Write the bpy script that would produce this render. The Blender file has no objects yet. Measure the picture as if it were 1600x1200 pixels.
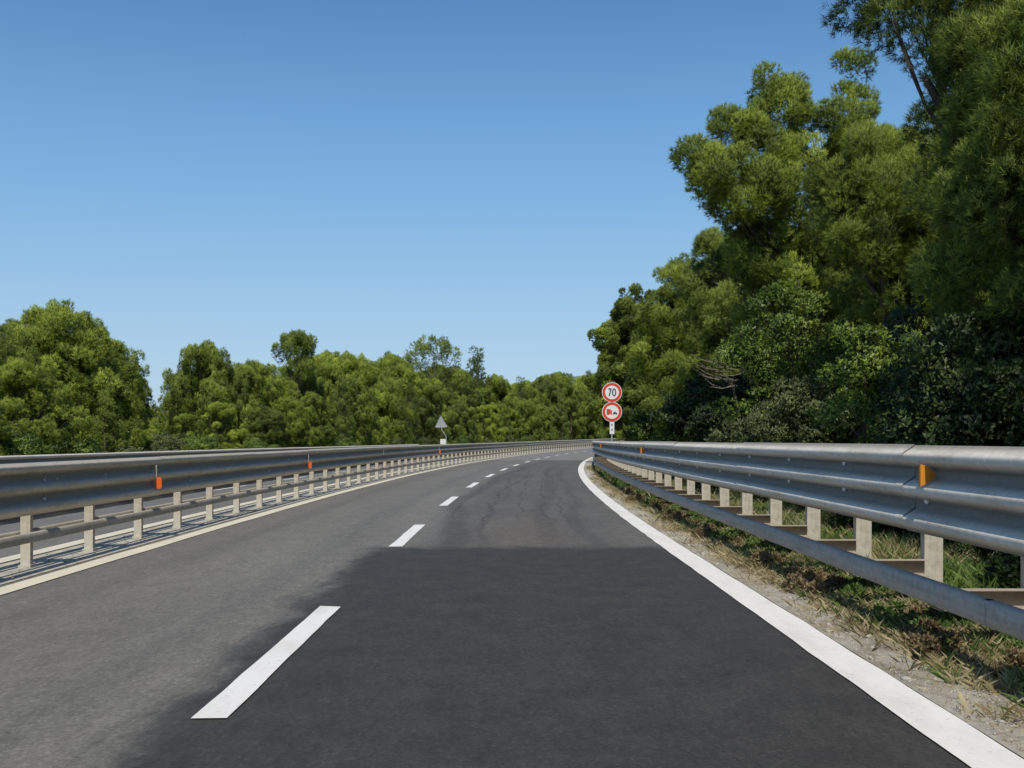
import bpy, math, random
import numpy as np
from mathutils import Vector
R = math.radians
scene = bpy.context.scene
COL = scene.collection
F = 1555.0; HZ = 687.0; CAMH = 1.3

# ------------------------------------------------------------------ helpers
def tag(o, label=None, cat=None, group=None, kind=None):
    if label: o['label'] = label
    if cat: o['category'] = cat
    if group: o['group'] = group
    if kind: o['kind'] = kind
    return o

def empty(name, loc=(0, 0, 0)):
    o = bpy.data.objects.new(name, None); COL.objects.link(o)
    o.empty_display_size = .2
    o.location = loc
    return o

def link(name, me, mat=None, parent=None, loc=(0, 0, 0), rz=0, sc=1):
    o = bpy.data.objects.new(name, me); COL.objects.link(o)
    if mat is not None and not me.materials: me.materials.append(mat)
    o.location = loc; o.rotation_euler = (0, 0, rz)
    o.scale = sc if hasattr(sc, '__len__') else (sc, sc, sc)
    if parent: o.parent = parent
    return o

def np_mesh(name, V, Fc, smooth=False, tint=None, uv=None, nrm=None):
    """V (n,3), Fc (m,k) faces with a constant vertex count k"""
    V = np.asarray(V, dtype=np.float32); Fc = np.asarray(Fc, dtype=np.int32)
    me = bpy.data.meshes.new(name)
    m, k = Fc.shape
    me.vertices.add(len(V)); me.vertices.foreach_set('co', V.ravel())
    me.loops.add(m*k); me.loops.foreach_set('vertex_index', Fc.ravel())
    me.polygons.add(m)
    me.polygons.foreach_set('loop_start', np.arange(0, m*k, k, dtype=np.int32))
    me.polygons.foreach_set('loop_total', np.full(m, k, dtype=np.int32))
    if smooth: me.polygons.foreach_set('use_smooth', np.ones(m, dtype=bool))
    me.update(calc_edges=True)
    if tint is not None:
        a = me.attributes.new('tint', 'FLOAT', 'POINT')
        a.data.foreach_set('value', np.asarray(tint, dtype=np.float32))
    if nrm is not None:
        a = me.attributes.new('bend', 'FLOAT_VECTOR', 'POINT')
        a.data.foreach_set('vector', np.asarray(nrm, dtype=np.float32).ravel())
    if uv is not None:
        l = me.uv_layers.new(name='UVMap')
        l.data.foreach_set('uv', np.asarray(uv, dtype=np.float32)[Fc.ravel()].ravel())
    return me

class MB:
    """collects plain shapes and links them as ONE mesh object"""
    def __init__(s): s.v = []; s.f = []; s.sm = []
    def add(s, vs, fs, sm=False):
        n = len(s.v); s.v += [tuple(p) for p in vs]; s.f += [tuple(i+n for i in f) for f in fs]; s.sm += [sm]*len(fs); return s
    def box(s, x0, x1, y0, y1, z0, z1):
        return s.add([(x, y, z) for x in (x0, x1) for y in (y0, y1) for z in (z0, z1)],
                     [(0, 1, 3, 2), (4, 6, 7, 5), (0, 4, 5, 1), (2, 3, 7, 6), (0, 2, 6, 4), (1, 5, 7, 3)])
    def tube(s, pts, rad, n=8, cap=True):
        pts = [Vector(p) for p in pts]
        rings = []; prev = None
        for i, p in enumerate(pts):
            d = (pts[min(i+1, len(pts)-1)]-pts[max(i-1, 0)]).normalized()
            if prev is None:
                u = d.orthogonal().normalized()
            else:
                u = (prev-d*prev.dot(d)).normalized()
            prev = u; w = d.cross(u)
            r = rad[i] if hasattr(rad, '__len__') else rad
            rings.append([p+u*math.cos(a)*r+w*math.sin(a)*r for a in [2*math.pi*j/n for j in range(n)]])
        vs = [v for r_ in rings for v in r_]
        fs = [(i*n+j, i*n+(j+1) % n, (i+1)*n+(j+1) % n, (i+1)*n+j) for i in range(len(pts)-1) for j in range(n)]
        s.add(vs, fs, True)
        if cap: s.add(rings[-1], [tuple(range(n))]); s.add(rings[0], [tuple(range(n))[::-1]])
        return s
    def prism_y(s, poly, y0, y1):
        """poly of (x,z), extruded along y"""
        n = len(poly)
        vs = [(x, y0, z) for x, z in poly]+[(x, y1, z) for x, z in poly]
        fs = [tuple(range(n)), tuple(range(2*n-1, n-1, -1))]+[(i, (i+1) % n, n+(i+1) % n, n+i) for i in range(n)]
        return s.add(vs, fs)
    def mesh(s, name):
        me = bpy.data.meshes.new(name); me.from_pydata(s.v, [], s.f); me.update()
        me.polygons.foreach_set('use_smooth', s.sm); return me
    def build(s, name, mat, parent=None, loc=(0, 0, 0), rz=0): return link(name, s.mesh(name), mat, parent, loc, rz)

# ------------------------------------------------------------------ the road's path
RC = 462.0; S0 = 12.0
def elev(s): 
    a = np.maximum(np.asarray(s, float)-52, 0)
    return np.where(a < 110, 4.6e-5*a*a, 4.6e-5*110*110+(a-110)*0.0101)
def cross(off):
    o = np.asarray(off, float)
    return np.where(o < -5.3, -0.045*(np.minimum(-5.3-o, 8.0)), 0.0)
def P(s, off, h=0.0):
    s = np.asarray(s, float); off = np.asarray(off, float); h = np.asarray(h, float)
    s, off, h = np.broadcast_arrays(s, off, h)
    t = np.maximum(s-S0, 0)/RC
    x = np.where(s <= S0, off, RC-(RC-off)*np.cos(t))
    y = np.where(s <= S0, s, S0+(RC-off)*np.sin(t))
    z = elev(s)+cross(off)+h
    return np.stack([x, y, z], -1)
def head(s): return -max(s-S0, 0)/RC       # rotation about z for things aligned with the road
def inv(x, y):
    x = np.asarray(x, float); y = np.asarray(y, float)
    r = np.hypot(RC-x, y-S0); a = np.arctan2(y-S0, RC-x)
    s = np.where(y <= S0, y, S0+RC*np.clip(a, 0, 2.2)); off = np.where(y <= S0, x, RC-r)
    return s, off
def at(px, py, Y): return Vector(((px-800)/F*Y, Y, CAMH+(HZ-py)/F*Y))
def place(px, off):
    lo, hi = 3.0, 300.0
    ss = np.arange(3, 330, .25); p = P(ss, off); q = 800+F*p[:, 0]/p[:, 1]
    i = int(np.argmin(np.abs(q-px))); return float(ss[i])

def sweep(name, prof, s0, s1, ds=1.5, closed=False, smooth=True, flip=False, wob=0):
    """prof: list of (off,h); sheet following the road"""
    n = max(int(math.ceil((s1-s0)/ds)), 1)
    ss = np.linspace(s0, s1, n+1); k = len(prof)
    off = np.array([p[0] for p in prof]); h = np.array([p[1] for p in prof])
    # cross slope is taken once, at the profile's middle, so the section stays rigid when it is off the ground
    V = P(ss[:, None], off[None, :], h[None, :])
    if wob: V[:, :, 2] += (wob*np.sin(ss*1.7)+wob*np.sin(ss*.61+1))[:, None]
    uv = np.stack(np.broadcast_arrays(np.broadcast_to(off[None, :], (n+1, k)), ss[:, None]), -1)
    if closed or abs(off.max()-off.min()) < .5:
        uv = uv.copy(); uv[..., 0] = h[None, :]
    kk = k if closed else k-1
    i = np.arange(n)[:, None]*k; j = np.arange(kk)[None, :]; j2 = (j+1) % k
    Fc = np.stack([i+j, i+j2, i+k+j2, i+k+j], -1).reshape(-1, 4)
    if flip: Fc = Fc[:, ::-1]
    return np_mesh(name, V.reshape(-1, 3), Fc, smooth=smooth, uv=uv.reshape(-1, 2))

# ------------------------------------------------------------------ material helpers
class G:
    def __init__(s, name):
        s.m = bpy.data.materials.new(name); s.m.use_nodes = True
        s.nt = s.m.node_tree; s.N = s.nt.nodes; s.L = s.nt.links
        s.b = s.N['Principled BSDF']; s.out = s.N['Material Output']
    def put(s, sock, v):
        if v is None: return
        if isinstance(v, bpy.types.NodeSocket): s.L.new(v, sock)
        else: sock.default_value = v
    def node(s, t, ins={}, **kw):
        n = s.N.new(t)
        for k, v in kw.items(): setattr(n, k, v)
        for k, v in ins.items(): s.put(n.inputs[k], v)
        return n
    def math(s, op, a, b=None, c=None, clamp=False):
        n = s.N.new('ShaderNodeMath'); n.operation = op; n.use_clamp = clamp
        for i, v in enumerate((a, b, c)): s.put(n.inputs[i], v)
        return n.outputs[0]
    def sstep(s, x, e0, e1, lo=0., hi=1.):
        n = s.N.new('ShaderNodeMapRange'); n.interpolation_type = 'SMOOTHSTEP'
        for i, v in enumerate((x, e0, e1, lo, hi)): s.put(n.inputs[i], v)
        return n.outputs[0]
    def mix(s, f, a, b, mode='MIX'):
        n = s.N.new('ShaderNodeMix'); n.data_type = 'RGBA'; n.blend_type = mode
        s.put(n.inputs[0], f); s.put(n.inputs[6], a); s.put(n.inputs[7], b); return n.outputs[2]
    def uv(s):
        n = s.N.new('ShaderNodeUVMap'); return n.outputs[0]
    def xyz(s, v):
        n = s.N.new('ShaderNodeSeparateXYZ'); s.L.new(v, n.inputs[0]); return n.outputs
    def comb(s, x, y, z=0.0):
        n = s.N.new('ShaderNodeCombineXYZ'); s.put(n.inputs[0], x); s.put(n.inputs[1], y); s.put(n.inputs[2], z); return n.outputs[0]
    def scale(s, v, sc):
        n = s.N.new('ShaderNodeMapping'); s.L.new(v, n.inputs[0]); n.inputs[3].default_value = sc; return n.outputs[0]
    def obj(s): return s.node('ShaderNodeTexCoord').outputs['Object']
    def noise(s, v, sc, det=4, rough=.6, fac=True):
        n = s.node('ShaderNodeTexNoise', {'Scale': sc, 'Detail': det, 'Roughness': rough}); s.L.new(v, n.inputs['Vector'])
        return n.outputs['Fac'] if fac else n.outputs['Color']
    def ramp(s, f, stops):
        n = s.N.new('ShaderNodeValToRGB'); s.L.new(f, n.inputs[0]); e = n.color_ramp.elements
        while len(e) < len(stops): e.new(.5)
        for i, (p, c) in enumerate(stops): e[i].position = p; e[i].color = (*c, 1)
        return n.outputs[0]
    def bump(s, h, st, dist=.01):
        n = s.node('ShaderNodeBump', {'Strength': st, 'Distance': dist}); s.L.new(h, n.inputs['Height'])
        s.L.new(n.outputs[0], s.b.inputs['Normal']); return n
    def fin(s, col, rough=.7, metal=0., spec=None):
        s.put(s.b.inputs['Base Color'], col if not isinstance(col, tuple) or len(col) == 4 else (*col, 1))
        s.put(s.b.inputs['Roughness'], rough); s.put(s.b.inputs['Metallic'], metal)
        if spec is not None: s.b.inputs['Specular IOR Level'].default_value = spec
        return s.m
def g3(v): return (v, v, v, 1)

M = {}
def mat_asphalt(name, patch):
    g = G(name); uv = g.uv(); u, v, _ = g.xyz(uv)
    fine = g.noise(uv, 90, 3, .8); grit = g.noise(uv, 34, 4, .7)
    big = g.noise(g.scale(uv, (.9, .16, 1)), 1.0, 5, .6)
    blot = g.noise(uv, 1.7, 5, .65)
    base = g.ramp(big, [(.3, (.145, .136, .117)), (.7, (.195, .184, .158))])
    col = g.mix(g.math('MULTIPLY', blot, .3), base, (.105, .105, .098, 1))
    # lengthwise wear: faint darker tracks, wandering
    wn = g.math('MULTIPLY', g.math('SUBTRACT', g.noise(g.comb(g.math('MULTIPLY', v, .08), u, 0.), 1.0, 3, .5), .5), 1.6)
    for c, w, a in ((-3.6, .35, .25), (-2.2, .3, .2), (-.55, .32, .3), (1.1, .35, .22)):
        d = g.math('ABSOLUTE', g.math('SUBTRACT', g.math('ADD', u, g.math('MULTIPLY', wn, .35)), c))
        col = g.mix(g.math('MULTIPLY', g.sstep(d, w, 0.), a), col, (.062, .063, .063, 1))
    if patch:
        edge = g.math('MULTIPLY', g.math('SUBTRACT', g.noise(g.scale(uv, (1.5, .9, 1)), 1.4, 6, .7), .5), .55)
        # stretch of greyer surface in the right lane
        mid = g.math('MULTIPLY', g.sstep(g.math('ADD', u, g.math('MULTIPLY', edge, 1.6)), -1.6, -.7), g.sstep(v, 63.2, 62.4))
        brown = g.ramp(g.noise(g.scale(uv, (1, .3, 1)), .8, 4, .6), [(.35, (.078, .077, .073)), (.65, (.115, .108, .097))])
        col = g.mix(g.math('MULTIPLY', mid, .8), col, brown)
        for c, w_, A, kk, a in ((-.95, .30, 1.1, 1., .42), (.62, .26, .9, 2., .34), (-.25, .10, 1.2, 3., .30), (1.25, .16, .8, 4., .3)):
            nn = g.math('SUBTRACT', g.noise(g.comb(g.math('ADD', v, 51.*kk), 1.7*kk, 0.), .09, 2, .5), .5)
            d = g.math('ABSOLUTE', g.math('SUBTRACT', u, g.math('MULTIPLY_ADD', nn, A*1.6, c)))
            col = g.mix(g.math('MULTIPLY', g.math('MULTIPLY', g.sstep(d, w_, w_*.2), g.sstep(v, 58, 40)), a), col, (.045, .044, .044, 1))
        br = g.math('MULTIPLY', g.sstep(g.math('ABSOLUTE', g.math('SUBTRACT', u, .15)), 1.0, .2), g.math('MULTIPLY', g.sstep(v, 21, 12.5), g.noise(g.scale(uv, (1, .4, 1)), 2.2, 4, .6)))
        col = g.mix(g.math('MULTIPLY', br, .5), col, (.155, .118, .080, 1))
        far = g.sstep(v, 62.2, 63.4)
        col = g.mix(g.math('MULTIPLY', far, .6), col, (.22, .21, .19, 1))
        # bitumen seal lines that wander along the lane
        lm = None
        for k, (c, A, w, z0, z1) in enumerate(((-.45, .9, .028, 13, 60), (.1, .7, .022, 15, 52), (.55, .9, .026, 14, 55), (.9, .6, .02, 13, 45), (-1.05, .5, .02, 16, 60))):
            nn = g.math('SUBTRACT', g.noise(g.comb(g.math('ADD', v, 37.0*k), 3.3*k+.1, 0.), .32, 5, .65), .5)
            d = g.math('ABSOLUTE', g.math('SUBTRACT', u, g.math('MULTIPLY_ADD', nn, A, c)))
            gate = g.math('MULTIPLY', g.sstep(v, z0, z0+3.), g.sstep(v, z1, z1-6.))
            brk = g.sstep(g.noise(g.comb(g.math('MULTIPLY', v, .9), 9.1*k, 0.), .55, 2, .5), .40, .52)
            l = g.math('MULTIPLY', g.math('MULTIPLY', g.sstep(d, w*1.6, w*.3), gate), brk)
            lm = l if lm is None else g.math('MAXIMUM', lm, l)
        col = g.mix(g.math('MULTIPLY', lm, .5), col, (.040, .037, .034, 1))
        # newer dark resurfacing on the near right lane
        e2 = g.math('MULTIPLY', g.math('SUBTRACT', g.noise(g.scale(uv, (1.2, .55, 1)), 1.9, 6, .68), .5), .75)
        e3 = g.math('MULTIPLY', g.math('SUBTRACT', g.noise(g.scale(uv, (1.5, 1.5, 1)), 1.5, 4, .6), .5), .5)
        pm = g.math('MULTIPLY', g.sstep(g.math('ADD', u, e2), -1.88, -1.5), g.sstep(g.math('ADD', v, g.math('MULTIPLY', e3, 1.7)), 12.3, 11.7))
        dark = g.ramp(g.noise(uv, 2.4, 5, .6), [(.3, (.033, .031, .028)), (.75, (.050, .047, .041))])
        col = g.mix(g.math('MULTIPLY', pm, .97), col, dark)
        roughv = g.math('MULTIPLY_ADD', pm, -.08, .9)
    else:
        roughv = .9
    sg = g.noise(g.scale(uv, (26, 9, 1)), 1.0, 5, .8); sg2 = g.noise(g.scale(uv, (7, 2.5, 1)), 1.0, 5, .75)
    col = g.mix(1., col, g.ramp(sg, [(.3, (.66, .66, .66)), (.7, (1.0, 1.0, 1.0))]), 'MULTIPLY'); col = g.mix(1., col, g.mix(g.sstep(sg2, .35, .68), g3(.92), g3(1.14)), 'MULTIPLY')
    col = g.mix(g.math('MULTIPLY', g.sstep(fine, .55, .75), .5), col, g.mix(1., col, g3(2.0), 'MULTIPLY'))
    col = g.mix(g.math('MULTIPLY', g.sstep(grit, .5, .3), .45), col, g.mix(1., col, g3(.45), 'MULTIPLY'))
    spk = g.node('ShaderNodeTexVoronoi', {'Scale': 55.}); g.L.new(uv, spk.inputs['Vector']); sb = g.node('ShaderNodeRGBToBW'); g.L.new(spk.outputs['Color'], sb.inputs[0])
    col = g.mix(g.math('MULTIPLY', g.sstep(sb.outputs[0], .66, .82), .22), col, g.mix(1., col, g3(2.1), 'MULTIPLY'))
    col = g.mix(g.math('MULTIPLY', g.sstep(sb.outputs[0], .34, .2), .25), col, g.mix(1., col, g3(.5), 'MULTIPLY'))
    g.bump(g.math('ADD', fine, grit), .55, .004)
    return g.fin(col, roughv, 0., .35)
M['road'] = mat_asphalt('asphalt', True)
M['road_far'] = mat_asphalt('asphalt_opposite', False)

def mat_paint(name, a, worn):
    g = G(name); uv = g.uv()
    n = g.noise(uv, 26, 6, .75); b = g.noise(g.scale(uv, (1, .35, 1)), 3.0, 5, .7)
    c = g.mix(g.math('MULTIPLY', g.sstep(b, .4, .75), .6), (*a, 1), (a[0]*.74, a[1]*.73, a[2]*.68, 1))
    c = g.mix(g.math('MULTIPLY', g.sstep(n, worn, worn-.12), .8), c, (.13, .13, .125, 1))
    g.bump(n, .3, .003)
    return g.fin(c, .75)
M['paint'] = mat_paint('road_paint', (.68, .66, .62), .42)
M['paint_cream'] = mat_paint('road_paint_cream', (.60, .56, .44), .39)

def mat_concrete():
    g = G('median_concrete'); uv = g.uv()
    a = g.noise(uv, 5, 6, .7); b = g.noise(uv, 45, 4, .8)
    c = g.ramp(a, [(.3, (.20, .19, .165)), (.55, (.42, .39, .32)), (.75, (.52, .48, .40))])
    c = g.mix(g.math('MULTIPLY', g.sstep(b, .5, .7), .5), c, (.14, .12, .09, 1))
    g.bump(b, .6, .01); return g.fin(c, .95)
M['concrete'] = mat_concrete()

def mat_verge():
    g = G('verge_soil'); uv = g.uv(); u, v, _ = g.xyz(uv)
    a = g.noise(g.scale(uv, (1, .6, 1)), 1.6, 6, .7); b = g.noise(uv, 60, 4, .85); c_ = g.noise(uv, 9, 5, .75)
    c = g.ramp(a, [(.32, (.22, .17, .11)), (.5, (.38, .34, .27)), (.68, (.52, .49, .42))])
    c = g.mix(g.math('MULTIPLY', g.sstep(c_, .5, .66), .6), c, (.16, .14, .075, 1))
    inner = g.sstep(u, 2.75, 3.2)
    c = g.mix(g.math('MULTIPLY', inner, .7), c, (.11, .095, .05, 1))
    c = g.mix(g.math('MULTIPLY', g.sstep(b, .52, .68), .5), c, (.48, .45, .40, 1))
    c = g.mix(g.math('MULTIPLY', g.sstep(b, .45, .3), .6), c, (.07, .06, .04, 1))
    g.bump(g.math('ADD', b, c_), .9, .02); return g.fin(c, .95)
M['verge'] = mat_verge()

def mat_ground():
    g = G('dry_ground'); o = g.obj()
    a = g.noise(o, .35, 6, .7); b = g.noise(o, 7, 5, .75)
    c = g.ramp(a, [(.3, (.045, .055, .02)), (.5, (.09, .085, .04)), (.7, (.17, .145, .08))])
    c = g.mix(g.math('MULTIPLY', b, .5), c, (.05, .05, .025, 1))
    g.bump(b, .7, .05); return g.fin(c, .95)
M['ground'] = mat_ground()

def mat_hill():
    g = G('hazy_hill'); o = g.obj(); a = g.noise(o, .012, 6, .7)
    return g.fin(g.ramp(a, [(.35, (.10, .145, .085)), (.65, (.17, .21, .12))]), .95)  # distance haze is mixed into these greens
M['hill'] = mat_hill()

def mat_steel(name, base, metal=.55, rough=.42, dirt=.5, rust=.0, trough_shade=None):
    g = G(name); uv = g.uv() if name != 'galvanised_post' else g.obj(); o = g.obj()
    st = g.noise(g.scale(uv, (9, .7, 1)), 1.6, 6, .7)
    sp = g.noise(o, 19, 5, .75)
    vor = g.node('ShaderNodeTexVoronoi', {'Scale': 24.}); g.L.new(o, vor.inputs['Vector'])
    c = g.mix(g.math('MULTIPLY', g.sstep(st, .42, .7), dirt), (*base, 1), (base[0]*.62, base[1]*.60, base[2]*.55, 1))
    bw = g.node('ShaderNodeRGBToBW'); g.L.new(vor.outputs['Color'], bw.inputs[0]); c = g.mix(.12, c, bw.outputs[0], 'OVERLAY')
    c = g.mix(g.math('MULTIPLY', g.sstep(sp, .60, .74), .5), c, (base[0]*.5, base[1]*.43, base[2]*.33, 1))
    if trough_shade is not None:      # shade painted as a darker tone into the troughs of the wave section
        h = g.xyz(g.uv())[0]; ph = g.math('FRACT', g.math('DIVIDE', g.math('SUBTRACT', h, trough_shade-.0985), .1975))
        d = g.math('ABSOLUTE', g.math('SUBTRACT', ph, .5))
        c = g.mix(g.math('MULTIPLY', g.sstep(d, .12, .36), g.math('MULTIPLY_ADD', sp, .3, .62)), c, (*((.125, .112, .090) if trough_shade > .7 else (.28, .255, .21)), 1))
    if rust: c = g.mix(g.math('MULTIPLY', g.sstep(sp, .63, .70), rust), c, (.23, .09, .035, 1))
    r = g.math('MULTIPLY_ADD', st, .28, rough-.1)
    g.bump(g.math('ADD', st, g.math('MULTIPLY', sp, .5)), .15, .01)
    return g.fin(c, r, metal)
M['beam'] = mat_steel('galvanised_beam', (.62, .57, .485), .0, .75, .6, trough_shade=.798)
M['beam_median'] = mat_steel('galvanised_beam_dull', (.60, .55, .45), .0, .8, .7, trough_shade=.608)
M['rail'] = mat_steel('galvanised_rail', (.38, .35, .30), .0, .75, .6)
M['post'] = mat_steel('galvanised_post', (.46, .43, .36), .0, .75, .8, .6)
M['bracket'] = mat_steel('galvanised_bracket', (.36, .31, .25), 0, .7, .7, .4)
M['bolt'] = mat_steel('bolt_steel', (.8, .8, .8), .3, .4, .1)

def flat(name, c, rough=.5, metal=0., var=.12):
    g = G(name); n = g.noise(g.obj(), 14, 5, .7)
    c2 = tuple(x*(1-var*2) for x in c)
    return g.fin(g.mix(n, (*c, 1), (*c2, 1)), rough, metal)
M['amber'] = flat('amber_reflector', (.62, .235, .014), .55)
M['orange'] = flat('orange_reflector', (.72, .13, .025), .4)
M['red'] = flat('sign_red', (.62, .055, .03), .45)
M['white'] = flat('sign_white', (.78, .78, .76), .45)
M['black'] = flat('sign_black', (.02, .045, .055), .5)
M['signback'] = flat('sign_back_grey', (.36, .40, .40), .5, .2)
M['pole'] = flat('pole_grey', (.50, .51, .50), .5, .3)
M['blue_dark'] = flat('sign_car_ink', (.10, .09, .13), .5)
M['stone'] = flat('pebble', (.46, .43, .38), .9, 0., .25)

def mat_leaf(name, lo, mid, hi, trans=.22, rough=.6, clumpy=True):
    g = G(name); a = g.node('ShaderNodeAttribute', attribute_name='tint').outputs['Fac']
    oi = g.node('ShaderNodeObjectInfo').outputs['Random']
    a2 = g.math('ADD', a, g.math('MULTIPLY_ADD', oi, .26, -.13))
    c = g.ramp(a2, [(.08, lo), (.5, mid), (.95, hi)])
    g.fin(c, rough, 0., .3)
    at_ = g.node('ShaderNodeAttribute', attribute_name='bend').outputs['Vector']
    vt = g.node('ShaderNodeVectorTransform', vector_type='NORMAL', convert_from='OBJECT', convert_to='WORLD'); g.L.new(at_, vt.inputs[0])
    geo = g.node('ShaderNodeNewGeometry').outputs['Normal']
    mv = g.node('ShaderNodeMix', data_type='VECTOR'); mv.inputs[0].default_value = .68; g.L.new(geo, mv.inputs[4]); g.L.new(vt.outputs[0], mv.inputs[5])
    if clumpy: 
        nn = g.node('ShaderNodeVectorMath', operation='NORMALIZE'); g.L.new(mv.outputs[1], nn.inputs[0]); g.L.new(nn.outputs[0], g.b.inputs['Normal'])
    tr = g.node('ShaderNodeBsdfTranslucent'); g.L.new(g.mix(1., c, (1.15, 1.2, .6, 1), 'MULTIPLY'), tr.inputs['Color'])
    mx = g.node('ShaderNodeMixShader', {0: trans}); g.L.new(g.b.outputs[0], mx.inputs[1]); g.L.new(tr.outputs[0], mx.inputs[2])
    g.L.new(mx.outputs[0], g.out.inputs['Surface']); return g.m
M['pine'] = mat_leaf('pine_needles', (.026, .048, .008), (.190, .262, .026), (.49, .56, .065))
M['pine_dark'] = mat_leaf('dark_pine_needles', (.020, .034, .008), (.125, .182, .024), (.34, .42, .06))  # darker needles: painted shade on the nearest pine, tone variety on others
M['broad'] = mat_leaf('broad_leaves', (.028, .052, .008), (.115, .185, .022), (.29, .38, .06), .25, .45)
M['broad_shaded'] = mat_leaf('shaded_broad_leaves', (.014, .026, .006), (.040, .066, .012), (.10, .14, .03), .15, .5)  # darker copy of the broad leaves, shade put into their colour
M['scrub'] = mat_leaf('scrub_leaves', (.045, .062, .022), (.105, .135, .045), (.22, .235, .09))
M['dry'] = mat_leaf('dry_grass_blades', (.12, .095, .045), (.34, .275, .15), (.64, .55, .35), .25, .7, False)
M['weed'] = mat_leaf('green_weed_leaves', (.03, .055, .014), (.085, .15, .035), (.22, .30, .08), clumpy=False)
M['redweed'] = mat_leaf('russet_weed_leaves', (.08, .055, .03), (.24, .18, .10), (.38, .30, .16), clumpy=False)
def mat_bark():
    g = G('pine_bark'); o = g.obj(); n = g.noise(g.scale(o, (6, 6, 1.5)), 2.2, 6, .75)
    g.bump(n, .9, .03); return g.fin(g.ramp(n, [(.3, (.035, .026, .02)), (.7, (.14, .105, .08))]), .95)
M['bark'] = mat_bark()
M['deadwood'] = flat('dead_wood', (.21, .165, .13), .9, 0., .2)

# ------------------------------------------------------------------ setting
def coords(near, far, step, grow=1.18):
    v = [0.]; d = step
    while v[-1] < far:
        if v[-1] > near: d *= grow
        v.append(v[-1]+d)
    return np.array(v)
xs = coords(34, 4200, 1.0); xs = np.concatenate([-xs[:0:-1], xs])
ys_ = coords(190, 4200, 1.6, 1.2); yb = coords(30, 3000, 3, 1.3); ys_ = np.concatenate([-yb[:0:-1], ys_])
X, Y = np.meshgrid(xs, ys_)
S, O = inv(X, Y)
Z = np.minimum(elev(np.clip(S, -100, 240)), 3)+cross(O)-.09
side = np.maximum(np.maximum(O-3.9, -13.6-O), 0)
Z += np.where(side > 0, .05*np.sin(X*.9)*np.cos(Y*.7), 0)
Z = np.where((O > -13.6) & (O < 3.5), Z-.04, Z)
Z = np.where(side > 60, np.minimum(Z, 1.0), Z)
ny, nx = X.shape
idx = np.arange(ny*nx).reshape(ny, nx)
Fc = np.stack([idx[:-1, :-1], idx[:-1, 1:], idx[1:, 1:], idx[1:, :-1]], -1).reshape(-1, 4)
ter = link('ground', np_mesh('ground', np.stack([X, Y, Z], -1).reshape(-1, 3), Fc, True), M['ground']); tag(ter, kind='structure')

def struct(name, me, mat, parent=None):
    o = link(name, me, mat, parent)
    if not parent: o['kind'] = 'structure'
    return o
def strip(a, b, h, n=2): return [(a+(b-a)*i/(n-1), h) for i in range(n)]
SE = 260
road = struct('road', sweep('road', strip(-4.56, 2.10, 0, 9), -14, SE, 1.5, smooth=False), M['road'])
opp = struct('opposite_carriageway', sweep('opposite_carriageway', strip(-12.9, -5.30, 0, 9), -14, SE, 1.5, smooth=False), M['road_far'])
struct('median_strip', sweep('median_strip', strip(-5.30, -4.56, .006, 4), -14, SE, 1.5, smooth=False), M['concrete'])
# verge: a rough strip with small bumps
rng = np.random.default_rng(5)
def verge():
    off = np.linspace(2.085, 4.7, 40); ss = np.concatenate([np.arange(0, 22, .07), np.arange(22, 160, .6)])
    bump = rng.normal(0, 1, (len(ss), len(off)))
    for _ in range(2): bump = (bump+np.roll(bump, 1, 0)+np.roll(bump, -1, 0)+np.roll(bump, 1, 1)+np.roll(bump, -1, 1))/5
    h = bump*.018*np.clip((off-2.085)*4, 0, 1)[None, :]+.008+.05*np.clip(off-2.5, 0, 1)[None, :]
    h[:, 0] = .003
    V = P(ss[:, None], off[None, :], h)
    uv = np.stack([np.broadcast_to(off[None, :], h.shape), np.broadcast_to(ss[:, None], h.shape)], -1)
    n, k = h.shape; i = np.arange((n)*k).reshape(n, k)
    Fc = np.stack([i[:-1, :-1], i[:-1, 1:], i[1:, 1:], i[1:, :-1]], -1).reshape(-1, 4)
    return np_mesh('verge', V.reshape(-1, 3), Fc, True, uv=uv.reshape(-1, 2))
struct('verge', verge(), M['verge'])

# painted markings: parts of the road
def ragged(name, a, b, s0, s1, h, amp, ds):
    n = int((s1-s0)/ds)+1; ss = np.linspace(s0, s1, n)
    e = rng.normal(0, amp, (n, 2)); 
    for _ in range(2): e = (e+np.roll(e, 1, 0)+np.roll(e, -1, 0))/2.2
    offs = np.stack([a+e[:, 0], np.full(n, (a+b)/2), b+e[:, 1]], 1)
    S2 = np.repeat(ss[:, None], 3, 1)
    if s1-s0 < 5: S2[0] += np.array([-.05, -.01, .02])*rng.uniform(0, 1); S2[-1] += np.array([.02, 0, -.02])*rng.uniform(-1, 1)
    V = P(S2, offs, h); uv = np.stack([offs, np.broadcast_to(ss[:, None], offs.shape)], -1)
    i = np.arange(n*3).reshape(n, 3); Fc = np.stack([i[:-1, :-1], i[:-1, 1:], i[1:, 1:], i[1:, :-1]], -1).reshape(-1, 4)
    return np_mesh(name, V.reshape(-1, 3), Fc, uv=uv.reshape(-1, 2))
link('edge_line', ragged('edge_line', 1.81, 2.07, -8, 60, .008, .003, .12), M['paint'], road)
link('edge_line', ragged('edge_line', 1.81, 2.07, 60, 240, .008, .004, 1.5), M['paint_cream'], road)
link('edge_line', ragged('edge_line', -4.47, -4.25, -8, 240, .008, .005, .4), M['paint_cream'], road)
for k in range(0, 30):
    s = 4.62+7.42*k; link('lane_dash', ragged('lane_dash', -1.49, -1.325, s, s+3.1, .008, .003, .1 if k < 4 else .5), M['paint'], road)
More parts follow.
